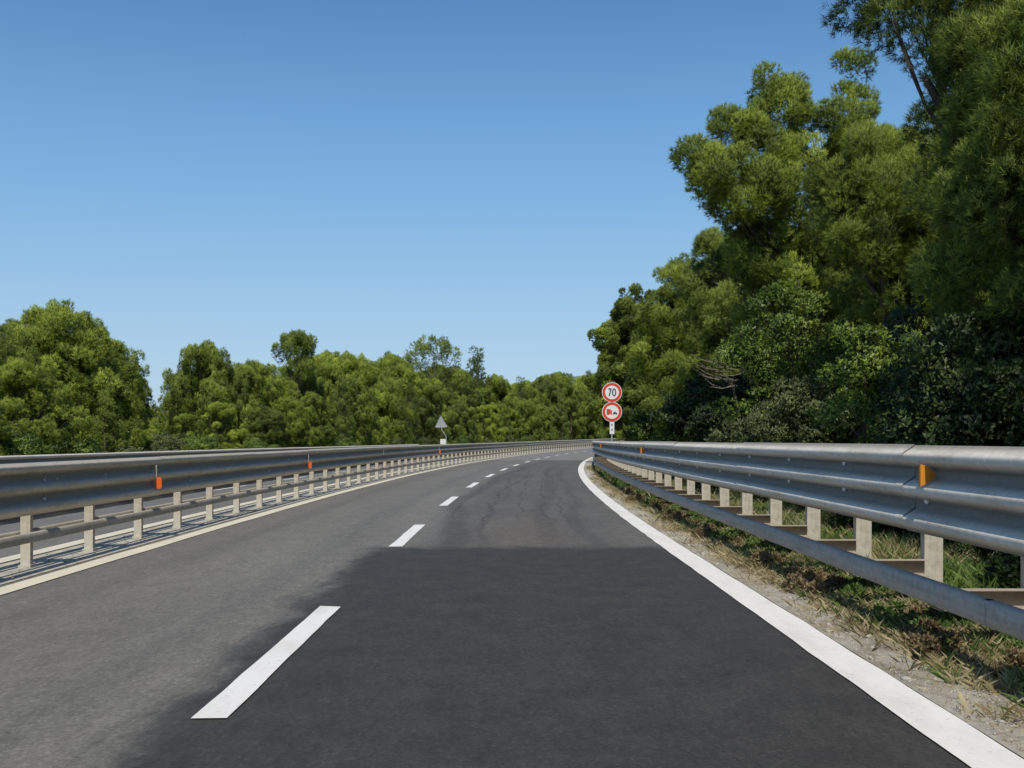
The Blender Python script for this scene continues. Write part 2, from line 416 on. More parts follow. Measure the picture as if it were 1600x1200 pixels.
# the ghost of an older dash just before the first one
for (a, b, s0, s1) in ():
    link('paint_trace', ragged('paint_trace', a, b, s0, s1, .006, .0012, .08), M['paint_cream'], road)
link('edge_line', ragged('edge_line', -5.64, -5.38, -8, 240, .008, .006, .4), M['paint_cream'], opp)
link('edge_line', ragged('edge_line', -12.3, -12.1, -8, 240, .008, .005, 1), M['paint_cream'], opp)
for k in range(0, 30):
    s = 13.2+7.42*(k-1); link('lane_dash', ragged('lane_dash', -8.93, -8.78, s, s+3.1, .008, .003, .5), M['paint'], opp)

# distant hill
def hill():
    n = 60; xx = np.linspace(-1, 1, n); A, B = np.meshgrid(xx, xx)
    h = 92*np.exp(-(A*2.2)**2-(B*2.2)**2)*(1+.12*np.sin(A*9+1)*np.cos(B*7))-4+10*np.exp(-((A-.35)*6)**2)
    V = np.stack([A*420, B*420, h], -1).reshape(-1, 3); i = np.arange(n*n).reshape(n, n)
    Fc = np.stack([i[:-1, :-1], i[:-1, 1:], i[1:, 1:], i[1:, :-1]], -1).reshape(-1, 4)
    return np_mesh('hill', V, Fc, True)
tag(link('hill', hill(), M['hill'], loc=(100, 1500, 0)), kind='structure')

# ------------------------------------------------------------------ guardrails
def thrie(front, sgn, top):
    """triple wave section; sgn=-1: crests point to smaller offsets"""
    key = [(0, .022), (.012, .048), (.03, .072), (.052, .083), (.075, .083), (.096, .070), (.118, .040), (.134, .012), (.15, 0), (.158, 0)]
    one = key+[(.316-0-h_-.0, d) for h_, d in key[::-1] if h_ > .0][:0]
    pts = []
    pitch = .198; H = .545 if sgn < 0 else .518
    cr = [.075, .2725, .470]
    n = 64
    for i in range(n+1):
        h = H*i/n
        dd = min(abs(h-c) for c in cr)
        t = min(dd/(pitch*.5), 1)
        d = .083*(1-(3*t*t-2*t**3)) if t > .0 else .083
        d = .083*min(1, max(0, (1-(max(t-.12, 0)/.72)))) if t < .84 else 0
        # soften
        u_ = max(0, min(1, (t-.10)/.75)); d = .083*(1-u_*u_*(3-2*u_))
        pts.append((front-sgn*(.083-d)*1.0, top-H+h))
    # rolled lips
    pts = [(pts[0][0]-sgn*.02, pts[0][1]+.004)]+pts+[(pts[-1][0]-sgn*.03, pts[-1][1]-.004)]
    return pts

def c_post(w, d, h, t=.006, n_in=.018):
    m = MB(); w2 = w/2
    prof = [(-w2, 0), (w2, 0), (w2, d), (w2-n_in, d), (w2-n_in, d-t), (w2-t, d-t), (w2-t, t), (-w2+t, t), (-w2+t, d-t), (-w2+n_in, d-t), (-w2+n_in, d), (-w2, d)]
    n = len(prof)
    m.add([(x, y, z) for z in (0, h) for x, y in prof], [(i, (i+1) % n, n+(i+1) % n, n+i) for i in range(n)])
    q = [(1, 2, 5, 6), (0, 1, 6, 7), (0, 7, 8, 11), (2, 3, 4, 5), (8, 9, 10, 11)]
    m.add([(x, y, h) for x, y in prof], q)
    return m

def box_rail(c, top, bot, th, sgn):
    a, b = c-th/2, c+th/2; r = .012
    return [(a, bot+r), (a+r, bot), (b-r, bot), (b, bot+r), (b, top-r), (b-r, top), (a+r, top), (a, top-r)]

def bolt_mesh():
    m = MB(); n = 8
    ring = lambda r, d: [(-d, r*math.cos(2*math.pi*i/n), r*math.sin(2*math.pi*i/n)) for i in range(n)]
    m.add(ring(.019, 0)+ring(.019, .008)+ring(.011, .018), [(i, (i+1) % n, n+(i+1) % n, n+i) for i in range(n)]+[(n+i, n+(i+1) % n, 2*n+(i+1) % n, 2*n+i) for i in range(n)]+[tuple(range(2*n, 3*n))])
    return m.mesh('bolt')
BOLT = bolt_mesh(); BOLT.materials.append(M['bolt'])

# --- right hand barrier
gr = empty('guardrail', (3.2, 6, 0)); tag(gr, 'triple wave steel crash barrier with a low front rail, on the grassy right verge', 'guardrail')
def part(name, me, mat, root, **k):
    o = link(name, me, mat, root, **k)
    o.matrix_parent_inverse.identity()
    o.location = Vector(o.location)-root.location
    return o
def part_w(name, me, mat, root, loc=(0, 0, 0), rz=0):
    o = link(name, me, mat, root, rz=rz); o.location = Vector(loc)-root.location; return o
def sub(name, me, mat, par, root, loc, rz=0):     # sub-part: par is a child of root whose mesh sits in world space
    o = link(name, me, mat, par, rz=rz); o.location = Vector(loc); return o

JR = 6.25        # first visible joint
FR = 2.45
beamsR = []
for k in range(-3, 34):
    s0 = JR+4.5*k; top = 1.268+random.Random(k).uniform(-.004, .004)
    me = sweep('beam', thrie(FR+(.0035 if k % 2 else 0), -1, top), s0, s0+4.62, .75 if k < 8 else 1.5)
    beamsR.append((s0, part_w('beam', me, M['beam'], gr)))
for k in range(-2, 18):
    s0 = JR-1+9*k
    part_w('lower_rail', sweep('lower_rail', box_rail(2.53+(.002 if k % 2 else 0), .452, .312, .07, -1), s0, s0+9.05, 1.5, closed=True, smooth=False), M['rail'], gr)
postm = c_post(.14, .075, 1.12).mesh('post'); postm.materials.append(M['post'])
def bracket_mesh():
    m = MB(); x0, x1 = -.63, -.07; z0, z1 = .272, .392; t = .005
    m.box(x0, x1, .02, .02+t, z0, z1); m.box(x0, x1, -.085, .02, z0, z0+t); m.box(x0, x1, -.055, .02, z1-t, z1)
    return m.mesh('bracket')
def spacer_mesh():
    m = MB(); m.box(-.66, -.07, .012, .018, .80, 1.12); m.box(-.66, -.07, -.03, .012, .80, .806); m.box(-.66, -.07, -.03, .012, 1.114, 1.12)
    return m.mesh('spacer')
brm = bracket_mesh(); brm.materials.append(M['bracket']); spm = spacer_mesh(); spm.materials.append(M['post'])
for k in range(-2, 96):
    s = 7.55+1.5*k; p = P(s, 3.2); rz = head(s)
    po = part_w('post', postm, None, gr, p, rz)
    for nm, mm in (('bracket', brm), ('spacer', spm)):
        link(nm, mm, None, po)
    if -1 <= k <= 14:
        for h in (.925, 1.12):
            bs = beamsR[int((s+.02-(JR-13.5))//4.5)][1]
            q = P(s, FR+.078, h); sub('bolt', BOLT, None, bs, gr, q, rz)
def refl(s, off, h, w, hh, mat, root, sgn, bracket=False):
    m = MB()   # trapezoid plate standing out of the beam's valley, facing the traffic
    m.prism_y([(-w*.5, -hh*.5), (-w*.5, hh*.5), (-w*.1, hh*.45), (w*.40, hh*.14), (w*.5, 0), (w*.40, -hh*.14), (-w*.1, -hh*.40)] if sgn < 0 else
              [(w*.5, -hh*.42), (w*.5, hh*.3), (w*.3, hh*.5), (-w*.3, hh*.5), (-w*.5, hh*.2), (-w*.5, -hh*.42), (-w*.2, -hh*.5), (w*.2, -hh*.5)], -.012, .012)
    o = part_w('reflector', m.mesh('reflector'), mat, root, P(s, off, h), head(s)); return o
for s in (5.93, 19.3, 32.8, 46.3, 59.8): refl(s, 2.475, 1.088, .092, .13, M['amber'], gr, -1)

# --- median barrier
mr = empty('guardrail', (-4.9, 10, 0)); tag(mr, 'double-sided steel crash barrier on the pale concrete median strip, left of the lanes', 'guardrail')
BM = []
for k in range(-1, 52):
    s0 = 4.2+4.5*k; top = 1.078+random.Random(k+99).uniform(-.004, .004)
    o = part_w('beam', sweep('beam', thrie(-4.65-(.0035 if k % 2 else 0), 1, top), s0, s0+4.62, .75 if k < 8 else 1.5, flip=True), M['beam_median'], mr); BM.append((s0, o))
for k in range(-1, 13):
    s0 = 4.2+18*k
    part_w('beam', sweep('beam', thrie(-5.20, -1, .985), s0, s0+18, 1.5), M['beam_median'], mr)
    part_w('lower_rail', sweep('lower_rail', box_rail(-4.81, .372, .272, .045, 1), s0, s0+18.02, 1.5, closed=True, smooth=False), M['rail'], mr)
    part_w('lower_rail', sweep('lower_rail', box_rail(-5.02, .372, .272, .045, 1), s0, s0+18.02, 1.5, closed=True, smooth=False), M['rail'], mr)
postl = c_post(.10, .06, 1.0).mesh('post'); postl.materials.append(M['post'])
ft = MB(); ft.box(-.062, .062, -.022, .085, -.01, .035); ftm = ft.mesh('foot'); ftm.materials.append(M['post'])
spl = MB(); spl.box(.05, .20, .02, .026, .62, .98); spl.box(-.22, -.05, .02, .026, .62, .98); splm = spl.mesh('spacer'); splm.materials.append(M['post'])
rest = MB()
for k in range(-1, 145):
    s = 10.05+1.5*(k-3); p = P(s, -4.915); rz = head(s)
    if k < 98:
        po = part_w('post', postl, None, mr, p, rz); link('foot', ftm, None, po); link('spacer', splm, None, po)
        if k < 26:
            for h in (.70, .885) if k % 3 == 0 else (.885,):
                q = P(s, -4.65-.078, h); bs = BM[int((s-(4.2-4.5))//4.5)][1]
                sub('bolt', BOLT, None, bs, mr, q, rz+math.pi)
            if k % 3 == 0:
                sub('bolt', BOLT, None, bs, mr, P(s+.28, -4.728, .885), rz+math.pi)
    else:
        c, sn = math.cos(rz), math.sin(rz)
        n0 = len(rest.v); rest.box(-.05, .05, 0, .06, 0, 1.0)
        for i in range(n0, len(rest.v)):
            x, y, z = rest.v[i]; rest.v[i] = (p[0]+x*c-y*sn, p[1]+x*sn+y*c, p[2]+z)
o = part_w('post', rest.mesh('post'), M['post'], mr); o['kind'] = 'stuff'
for s, orange in ((13.0, 1), (22.1, 1), (32.3, 0), (46, 1)):
    m = MB(); m.box(-.012, .012, -.018, .018, 0, .17)
    a = part_w('reflector_bracket', m.mesh('reflector_bracket'), M['bracket'], mr, P(s, -4.65, .80), head(s))
    if orange: refl(s, -4.62, .735, .085, .15, M['orange'], mr, 1)

# --- outer barrier beyond the opposite carriageway
def outer(s0, s1, off, top, label, end):
    b0 = P(s0, off); root = empty('guardrail', tuple(b0)); tag(root, label, 'guardrail')
    n = max(1, round((s1-s0)/9)); L = (s1-s0)/n
    for i in range(n):
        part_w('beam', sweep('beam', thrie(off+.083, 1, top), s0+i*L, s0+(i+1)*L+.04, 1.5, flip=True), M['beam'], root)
    s = s0+.4
    pm = c_post(.12, .07, top-.08).mesh('post'); pm.materials.append(M['post'])
    while s < s1:
        part_w('post', pm, None, root, P(s, off-.08), head(s)); s += 3
    if end:
        m = MB(); pr = thrie(off+.083, 1, top)
    return root
outer(-6, 79.5, -12.75, 1.235, 'long single-sided steel crash barrier on the far edge of the opposite carriageway', True)
outer(88, 190, -12.75, 1.12, 'short visible stub of steel barrier just behind the triangular warning sign', True)

# ------------------------------------------------------------------ signs
def disc(r0, r1, y, n=48, cx=0, cz=0, rx=1.):
    """ring (or disc when r0=0) in the xz plane, front towards -y"""
    m = MB(); t = .004
    A = [2*math.pi*i/n for i in range(n)]
    if r0 == 0:
        poly = [(cx+r1*rx*math.cos(a), cz+r1*math.sin(a)) for a in A]; m.prism_y(poly, y-t, y)
    else:
        for i in range(n):
            a, b = A[i], A[(i+1) % n]
            q = [(cx+r*rx*math.cos(w), cz+r*math.sin(w)) for w, r in ((a, r0), (b, r0), (b, r1), (a, r1))]
            m.prism_y(q, y-t, y)
    return m
SS = 46.0; sp = Vector((4.62, SS, float(elev(46)))); rs = empty('road_sign', sp)
tag(rs, 'pair of round red-bordered signs, 70 limit above no overtaking for lorries, on one grey pole', 'road sign')
m = MB(); m.tube([(0, .03, -.1), (0, .03, 3.9)], .032, 12); m.build('pole', M['pole'], rs)
Z1 = CAMH+(HZ-613)/F*SS-sp.z; Z2 = CAMH+(HZ-643.5)/F*SS-sp.z
def face(zc):
    f = link('sign_disc', disc(0, .462, 0).mesh('sign_disc'), M['white'], rs, loc=(0, -.01, zc))
    m = disc(0, .462, 0); m2 = MB()
    link('border', disc(.318, .437, -.006).mesh('border'), M['red'], f)
    b = MB(); b.box(-.35, .35, .003, .018, -.14, -.11); b.box(-.35, .35, .003, .018, .11, .14); b.build('mounting_rail', M['pole'], f)
    return f
f1 = face(Z1); f2 = face(Z2)
d7 = [(-.175, .185), (-.02, .185), (-.02, .155), (-.105, -.18), (-.16, -.18), (-.085, .13), (-.175, .13)]
m = MB(); m.prism_y([(x-.0, z) for x, z in d7], -.012, -.008)
dz = disc(.0, .1, 0)
zero = MB(); n = 40
for i in range(n):
    a, b = 2*math.pi*i/n, 2*math.pi*(i+1)/n
    q = [(.10+rx*math.cos(w), rz_*math.sin(w)) for w, rx, rz_ in ((a, .045, .13), (b, .045, .13), (b, .10, .187), (a, .10, .187))]
    zero.prism_y(q, -.012, -.008)
m.build('digit', M['black'], f1); zero.build('digit', M['black'], f1)
# lorry (red) and car (dark)
m = MB(); m.prism_y([(-.25, -.10), (-.25, .13), (-.07, .13), (-.07, -.10)], -.012, -.008)
m.prism_y([(-.062, -.10), (-.062, .09), (-.02, .09), (.0, .02), (.0, -.10)], -.0122, -.0082)
for cx in (-.21, -.16, -.035): m.prism_y([(cx+.028*math.cos(a), -.115+.028*math.sin(a)) for a in [2*math.pi*i/14 for i in range(14)]], -.0128, -.0122)
m.build('lorry_symbol', M['red'], f2)
m = MB(); m.prism_y([(.04, -.10), (.04, -.05), (.07, -.04), (.10, .005), (.18, .005), (.21, -.04), (.245, -.055), (.245, -.10)], -.012, -.008)
for cx in (.085, .20): m.prism_y([(cx+.024*math.cos(a), -.11+.024*math.sin(a)) for a in [2*math.pi*i/14 for i in range(14)]], -.0128, -.0122)
m.build('car_symbol', M['blue_dark'], f2)
Z3 = CAMH+(HZ-668)/F*SS-sp.z
pl = MB(); pl.box(-.105, .105, -.014, -.008, -.30, .30); plate = pl.build('panel', M['white'], rs, loc=(0, 0, Z3))
for z0, sg in ((.14, 1), (-.12, -1)):
    m = MB(); m.prism_y([(-.045, z0-.03*sg), (.045, z0-.03*sg), (0, z0+.05*sg)] if sg > 0 else [(-.045, z0+.03), (0, z0-.05), (.045, z0+.03)], -.020, -.0165)
    m.box(-.012, .012, -.0200, -.0165, min(z0-.03*sg, z0-.075*sg)+.001, max(z0-.03*sg, z0-.075*sg)-.001)
    m.build('arrow', M['black'], plate)

# warning triangle seen from behind
TS = 88.0; tp = at(692, HZ, TS); s_, o_ = inv(tp.x, tp.y); gz = float(P(s_, -12.7)[2])
ws = empty('warning_sign', (tp.x, tp.y, gz)); tag(ws, 'grey back of a triangular warning sign on a cranked pole across the road', 'road sign')
def wl(px, py, dy=0): v = at(px, py, TS)-ws.location; return Vector((v.x, dy, v.z))
bx = wl(697, 690)
m = MB(); m.tube([(bx.x, 0, -.1), tuple(wl(697, 682)), tuple(wl(690, 671)), tuple(wl(689, 655))], .035, 10); m.build('pole', M['pole'], ws)
a, b, c = wl(688.7, 650.3), wl(680.2, 667.6), wl(698.3, 667)
m = MB(); m.prism_y([(a.x-.04, a.z), (a.x+.04, a.z), (c.x, c.z+.07), (c.x-.05, c.z), (b.x+.05, b.z), (b.x, b.z+.07)], .05, .056)
tri = m.build('triangle_plate', M['signback'], ws)
m = MB()
for p, q in ((a, b), (b, c), (c, a)): m.tube([(p.x*.97, .045, p.z), (q.x*.97, .045, q.z)], .022, 6)
m.build('rim', M['pole'], tri)
m = MB(); q0, q1 = wl(688, 694), wl(696.3, 686); m.box(q0.x, q1.x, -.08, -.07, q0.z, q1.z); bx_ = m.build('panel', M['white'], ws)
m = MB(); m.box(q0.x+.1, q1.x-.1, -.083, -.0805, q0.z+.12, q0.z+.16); m.box(q0.x+.1, q1.x-.1, -.083, -.0805, q1.z-.16, q1.z-.12); m.build('panel_bar', M['pole'], bx_)

# ------------------------------------------------------------------ vegetation
def unit(v): return v/np.maximum(np.linalg.norm(v, axis=-1, keepdims=True), 1e-9)
def sph(rng, n): return unit(rng.normal(size=(n, 3)))
def foliage(lobes, rng, clump=.45, dens=70, nl=.16, nw=.022, k=6, up=.45, flat_=.82, broad=False, cover=2.6, spread=.5, hollow=.55, plume=1., zs=1.25):
    """needle tufts (or leaves) on clumps, clumps on lobes"""
    lobes = np.asarray(lobes, float)
    C = []; CR = []; CO = []
    for cx, cy, cz, r in lobes:
        n = max(4, int(cover*(r/clump)**2)); d = sph(rng, n); d[:, 2] = np.where(d[:, 2] < -.55, -d[:, 2], d[:, 2])
        rr = r*(rng.uniform(hollow, 1.0, n)+(rng.random(n) < .22)*rng.uniform(.05, .42, n)*plume)[:, None]
        C.append(np.array([cx, cy, cz])+d*rr*[1, 1, flat_]); CR.append(clump*rng.uniform(.6, 1.25, n)); CO.append(d)
    C = np.concatenate(C); CR = np.concatenate(CR); CO = np.concatenate(CO)
    nt = np.maximum((dens*CR**2*4).astype(int), 6)
    I = np.repeat(np.arange(len(C)), nt); n = len(I)
    d = sph(rng, n); d = unit(d+CO[I]*.45+np.array([0, 0, .15]))
    p = C[I]+d*(CR[I]*rng.uniform(.4, 1.12, n)**.7)[:, None]*([1, 1, .8] if broad else [1.03-.17*zs, 1.03-.17*zs, zs])
    ax = unit(d+np.array([0, 0, up])+CO[I]*.3)
    ctint = rng.uniform(0, 1, len(C))
    J = np.repeat(np.arange(n), k); m = len(J)
    a = unit(ax[J]+rng.normal(size=(m, 3))*spread)
    L = nl*rng.uniform(.6, 1.2, m)[:, None]
    w = unit(np.cross(a, rng.normal(size=(m, 3))))*nw*rng.uniform(.7, 1.2, m)[:, None]
    b0 = p[J]+rng.normal(size=(m, 3))*nl*.12
    tv = ctint[I][J]*.38+rng.uniform(0, 1, m)*.38
    if broad:
        V = np.stack([b0, b0+a*L*.5+w, b0+a*L, b0+a*L*.5-w], 1).reshape(-1, 3); kk = 4
        T = np.repeat(tv+.12, 4)
    else:
        V = np.stack([b0-w*.5, b0+w*.5, b0+a*L], 1).reshape(-1, 3); kk = 3
        T = (tv[:, None]-.04+np.array([0, 0, .36])[None, :]).ravel()
    nn = unit(d*.8+CO[I]*.7+np.array([0, 0, .25])+rng.normal(size=(n, 3))*.25)
    return V, np.arange(len(V)).reshape(-1, kk), T, np.repeat(nn, k*kk, axis=0)

def limbs(base, lobes, rng, r0, topfrac=.86, lean=(0, 0)):
    m = MB(); lobes = sorted(lobes, key=lambda q: q[2]); base = Vector(base)
    top = Vector(lobes[-1][:3]); H = top.z-base.z
    tr = []
    for i in range(8):
        t = i/7; p = base.lerp(top, t*topfrac); p.x += math.sin(t*3.1)*.12*H*.12+lean[0]*t*(1-t); p.y += math.cos(t*2.3)*.03*H
        tr.append(p)
    rad = [r0*(1.25 if i == 0 else 1)*(1-.8*i/7) for i in range(8)]
    m.tube(tr, rad, 9)
    for (x, y, z, r) in lobes[:-1]:
        c = Vector((x, y, z)); t = max(.12, min(.9, (c.z-base.z)/H-.18)); j = t*7; i0 = int(j)
        s = tr[i0].lerp(tr[min(i0+1, 7)], j-i0); rr = max(rad[i0]*.5, .02)
        mid = s.lerp(c, .55)+Vector((rng.normal()*.1, rng.normal()*.1, -.12*(c-s).length*.5))
        m.tube([s, s.lerp(mid, .5)+Vector((rng.normal()*.06, rng.normal()*.06, -.04)), mid, mid.lerp(c, .8)], [rr, rr*.75, rr*.5, rr*.15], 6, False)
        for _ in range(3):
            e = c+Vector(np.clip(rng.normal(size=3), -1.3, 1.3))*r*.32; m.tube([mid, mid.lerp(e, .5)+Vector((0, 0, -.05)), e], [rr*.35, rr*.22, .006], 4, False)
    return m

def pine_lobes(rng, H, W, low=.12, n=16, shape='round'):
    out = []
    for i in range(n):
        t = low+(1-low)*(i+.5)/n*.93
        if shape == 'round': prof = math.sqrt(max(0, 1-((t-.42)/.62)**2))
        elif shape == 'cone': prof = (1.05-t)*1.0
        else: prof = .35+.9*max(0, t-.35) if t < .8 else .75
        a = i*2.4+rng.uniform(-.6, .6); rr = W*prof*rng.uniform(.35, .8)
        if i == n-1: rr *= .15
        r = W*rng.uniform(.20, .44)*(1 if t < .75 else .8)*(.62 if shape == 'cone' else 1)
        out.append((rr*math.cos(a), rr*math.sin(a), H*t-r*.2, r))
    if shape == 'round': out += [(W*.25, 0, H-W*.36, W*.30), (-W*.22, W*.15, H-W*.30, W*.27), (0, -W*.2, H-W*.42, W*.32)]
    out.append((0, 0, H-W*.18, W*.2))
    return out

def tree(name, label, cat, group, loc, lobes, rng, needle='pine', r0=.16, kw={}, rz=0, trunkname='trunk', crown='crown'):
    root = empty(name, loc); root.rotation_euler[2] = rz; tag(root, label, cat, group)
    V, Fc_, T, NN = foliage(lobes, rng, **kw)
    link(crown, np_mesh(crown, V, Fc_, tint=T, nrm=NN), M[needle], root)
    limbs((0, 0, -.2), lobes, rng, r0).build(trunkname, M['bark'], root)
    return root
def copy_tree(o, parent=None):
    c = o.copy(); COL.objects.link(c); c.parent = parent
    for ch in o.children: copy_tree(ch, c)
    return c

# variants for the left hand belt and the far rows, built at 7 m
rg = np.random.default_rng(11)
specs = [('round', 3.0, 25), ('round', 2.6, 22), ('round', 3.3, 27), ('tall', 2.2, 14), ('cone', 2.1, 26), ('round', 2.8, 24), ('open', 2.4, 9), ('round', 2.7, 23)]
PROTO = []
far_kw = dict(clump=.27, dens=170, nl=.14, nw=.021, k=7, cover=2.9, hollow=.6, up=.8)
def make_proto(i, where):
    sh, W, n = specs[i]; r = np.random.default_rng(100+i)
    if sh == 'open':
        lobes = [(.1, 0, 6.45, 1.0), (-.75, .2, 6.1, 1.05), (-1.35, -.2, 5.5, .8), (.9, .2, 6.3, .55), (1.55, 0, 5.9, .42), (1.3, .2, 5.0, .6), (1.9, -.2, 4.7, .5), (-.6, .3, 4.4, .6), (.3, 0, 3.6, .9), (-.9, 0, 3.0, 1.1), (1.0, 0, 2.6, 1.1), (0, .3, 1.8, 1.2)]
    elif sh == 'cone': lobes = pine_lobes(r, 7, W, .1, n, 'cone')
    elif sh == 'tall': lobes = [(x*.9, y*.9, z, q) for x, y, z, q in pine_lobes(r, 7, W, .08, n)]
    else: lobes = pine_lobes(r, 7, W, .08, n)
    return tree('pine_tree', 'x', 'pine tree', None, (0, 0, 0), lobes, r, 'pine_dark' if i in (4, 7) else 'pine', .15, dict(far_kw, clump=.3, dens=80) if sh in ('cone', 'open') else far_kw)
def shrub_proto(seed, mat='broad', H=2.6, W=1.8):
    r = np.random.default_rng(seed); lobes = [(r.uniform(-1, 1)*W*.7, r.uniform(-1, 1)*W*.7, H*r.uniform(.2, .72), W*r.uniform(.35, .5)) for _ in range(9)]+[(0, 0, H*.8, W*.4)]
    return tree('shrub', 'x', 'shrub', None, (0, 0, 0), lobes, r, mat, .06, dict(clump=.3, dens=110, nl=.11, nw=.028, k=4, broad=True, up=.3, spread=.8), trunkname='stem', crown='foliage')

used = {}
def put(kind, i, s, off, H, label, group, rz=0, wide=1.0, base=7.0, dz=0):
    p = P(s, off); key = (kind, i)
    if key not in used:
        o = make_proto(i, p) if kind == 'pine' else shrub_proto(230+i, 'broad_shaded') if kind == 'low' else shrub_proto(200+i, ('broad', 'scrub', 'broad')[i % 3])
        used[key] = o
    else: o = copy_tree(used[key])
    b = 7.0 if kind == 'pine' else 2.6
    k = H/b; o.location = (p[0], p[1], p[2]-.1+dz); o.rotation_euler = (0, 0, rz); o.scale = (k*wide, k*wide, k)
    o['label'] = label
    if group: o['group'] = group
    elif 'group' in o: del o['group']
    o['category'] = 'pine tree' if kind == 'pine' else 'shrub'
    return o

def left(px, ty, off, i, label, rz=0., wide=1., group=None):
    s = place(px, off); p = P(s, off); H = CAMH+(HZ-ty)/F*p[1]-p[2]+.1
    return put('pine', i, s, off, float(H), label, group, rz, wide)
LG = 'pines behind the far crash barrier on the left'
left(80, 483, -18.5, 0, 'tallest round-topped pine at the far left, above the barrier', .4, 1.12, LG)
left(-35, 520, -18.5, 1, 'bushy pine cut by the left edge of the photo', 1.7, 1.15, LG)
left(176, 535, -18.0, 5, 'dark-sided pine bordering the sky gap on its right', 2.1, .92, LG)
left(326, 540, -19, 2, 'rounded pine with twin tops just right of the sky gap', .9, .78, LG)
left(382, 575, -18, 1, 'low yellow-green pine between the twin-topped and the narrow pine', 3.1, 1.1, LG)
left(463, 520, -20, 3, 'narrow pine rising above its neighbours left of centre', 0.2, .9, LG)
left(545, 556, -19, 0, 'broad soft-topped pine right of the narrow pine', 4.1, .95, LG)
left(612, 556, -22, 5, 'dense pine pressed against the open-crowned pine on its left', 5.0, .95, LG)
left(676, 537, -21, 6, 'open-crowned pine leaning right with bare branches against the sky', 0.0, 1.0, LG)
left(745, 546, -21, 4, 'slender spire-shaped young pine standing out above the tree line', 1.0, 1.05, LG)
filler = 'bushy green pine in the continuous belt behind the far barrier'
rf = np.random.default_rng(3)
def limit(px):        # skyline of the belt
    return float(np.interp(px, [-200, 0, 150, 195, 215, 235, 262, 285, 360, 430, 500, 560, 620, 700, 740, 800, 900, 1100], [545, 545, 565, 595, 655, 680, 655, 615, 600, 600, 590, 590, 592, 610, 618, 612, 608, 608]))
nfill = 0
for off, st, dlt in ((-16.0, 15., 14), (-20.5, 22., -4), (-26.0, 30., -12)):
    s = st
    while s < 235:
        s += rf.uniform(3.6, 5.4)*(1 if s < 120 else 1.35); o = off+rf.uniform(-.7, .7); p = P(s, o); px = 800+F*p[0]/p[1]
        if px < -160: continue
        top = limit(px)-16+dlt+rf.uniform(-10, 34)*min(1, 60/max(s, 1)+.35)+(8 if off > -17 else 0)
        H = CAMH+(HZ-top)/F*p[1]-p[2]+.1
        if H < 1.2: continue
        put('pine', [0, 1, 2, 5, 3, 4, 7][int(rf.integers(0, 7))], s, o, float(H), filler, 'pines filling the belt behind the far barrier', rf.uniform(0, 6.28), min(1.25, max(.95, 5.0/H)) if H < 6 else .95); nfill += 1
# low shrubs at the foot of the belt
s = 14.
while s < 130:
    s += rf.uniform(2.6, 4.2); put('shrub', int(rf.integers(0, 3)), s, -14.4+rf.uniform(-.3, .3), rf.uniform(1.1, 2.0), 'leafy shrub at the foot of the pines across the road', 'shrubs at the foot of the far pines', rf.uniform(0, 6))

# ---- right hand side
near_kw = dict(up=.7, zs=.9, plume=.9, clump=.29, dens=300, nl=.09, nw=.0075, k=13, cover=3.2, spread=.6, hollow=.68)
mid_kw = dict(up=.75, zs=.9, plume=.9, clump=.36, dens=230, nl=.115, nw=.014, k=10, cover=3.3, spread=.6, hollow=.68)
def rtree(label, Yb, Xb, lobes_px, seed, kw, mat='pine', r0=.16, name='pine_tree', cat='pine tree', group='pines along the right verge', tn='trunk', cn='crown'):
    """lobes_px: (px, py, Y, radius)"""
    zb = float(P(*inv(Xb, Yb))[2])-.1
    L = []
    for px, py, Y_, r in lobes_px:
        v = at(px, py, Y_); L.append((v.x-Xb, v.y-Yb, v.z-zb, r*((.93 if seed == 21 else 1.1) if name == 'pine_tree' else 1)))
    return tree(name, label, cat, group, (Xb, Yb, zb), L, np.random.default_rng(seed), mat, r0, kw, trunkname=tn, crown=cn)
# the tall pine whose bough reaches over the road
rtree('tall pine whose long bough reaches left over the road against the sky', 23, 7.6,
      [(1218, 150, 23, .62), (1240, 185, 23, .8), (1205, 190, 22.5, .55), (1322, 112, 23.5, .36), (1315, 172, 23.5, .6), (1290, 205, 23, .9), (1270, 270, 23, 1.0), (1335, 260, 23.5, 1.0),
       (1150, 215, 22, .62), (1180, 250, 22, .75), (1098, 256, 21.5, .40), (1088, 246, 21.5, .24), (1112, 270, 21.5, .52), (1104, 280, 21.5, .3), (1150, 205, 22, .36), (1130, 306, 21.5, .42), (1130, 285, 21.5, .72), (1165, 310, 21.6, .75), (1205, 310, 22, .9),
       (1150, 330, 21.5, .45), (1240, 350, 22.5, 1.1), (1320, 350, 23, 1.2), (1200, 400, 22.3, .85), (1260, 430, 22.5, 1.1), (1340, 430, 23, 1.2), (1160, 410, 23, .5),
       (1290, 500, 23, 1.2), (1210, 480, 23, 1.0), (1360, 520, 23, 1.2)], 21, mid_kw, r0=.2)
rtree('small dark-crowned pine tucked under the overhanging bough', 29, 7.2,
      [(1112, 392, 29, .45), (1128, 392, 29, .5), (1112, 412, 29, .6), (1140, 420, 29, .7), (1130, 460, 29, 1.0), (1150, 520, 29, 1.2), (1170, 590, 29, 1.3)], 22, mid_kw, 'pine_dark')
rtree('rounded bright green pine left of the dark-crowned pine', 34, 7.0,
      [(1080, 435, 34, .65), (1055, 455, 34, .75), (1100, 460, 34, .9), (1045, 500, 34, .95), (1090, 520, 34, 1.2), (1130, 500, 34, 1.1), (1060, 570, 34, 1.3), (1110, 590, 34, 1.4), (1150, 570, 34, 1.2), (1080, 640, 33, 1.2), (1140, 640, 33, 1.2)], 23, mid_kw)
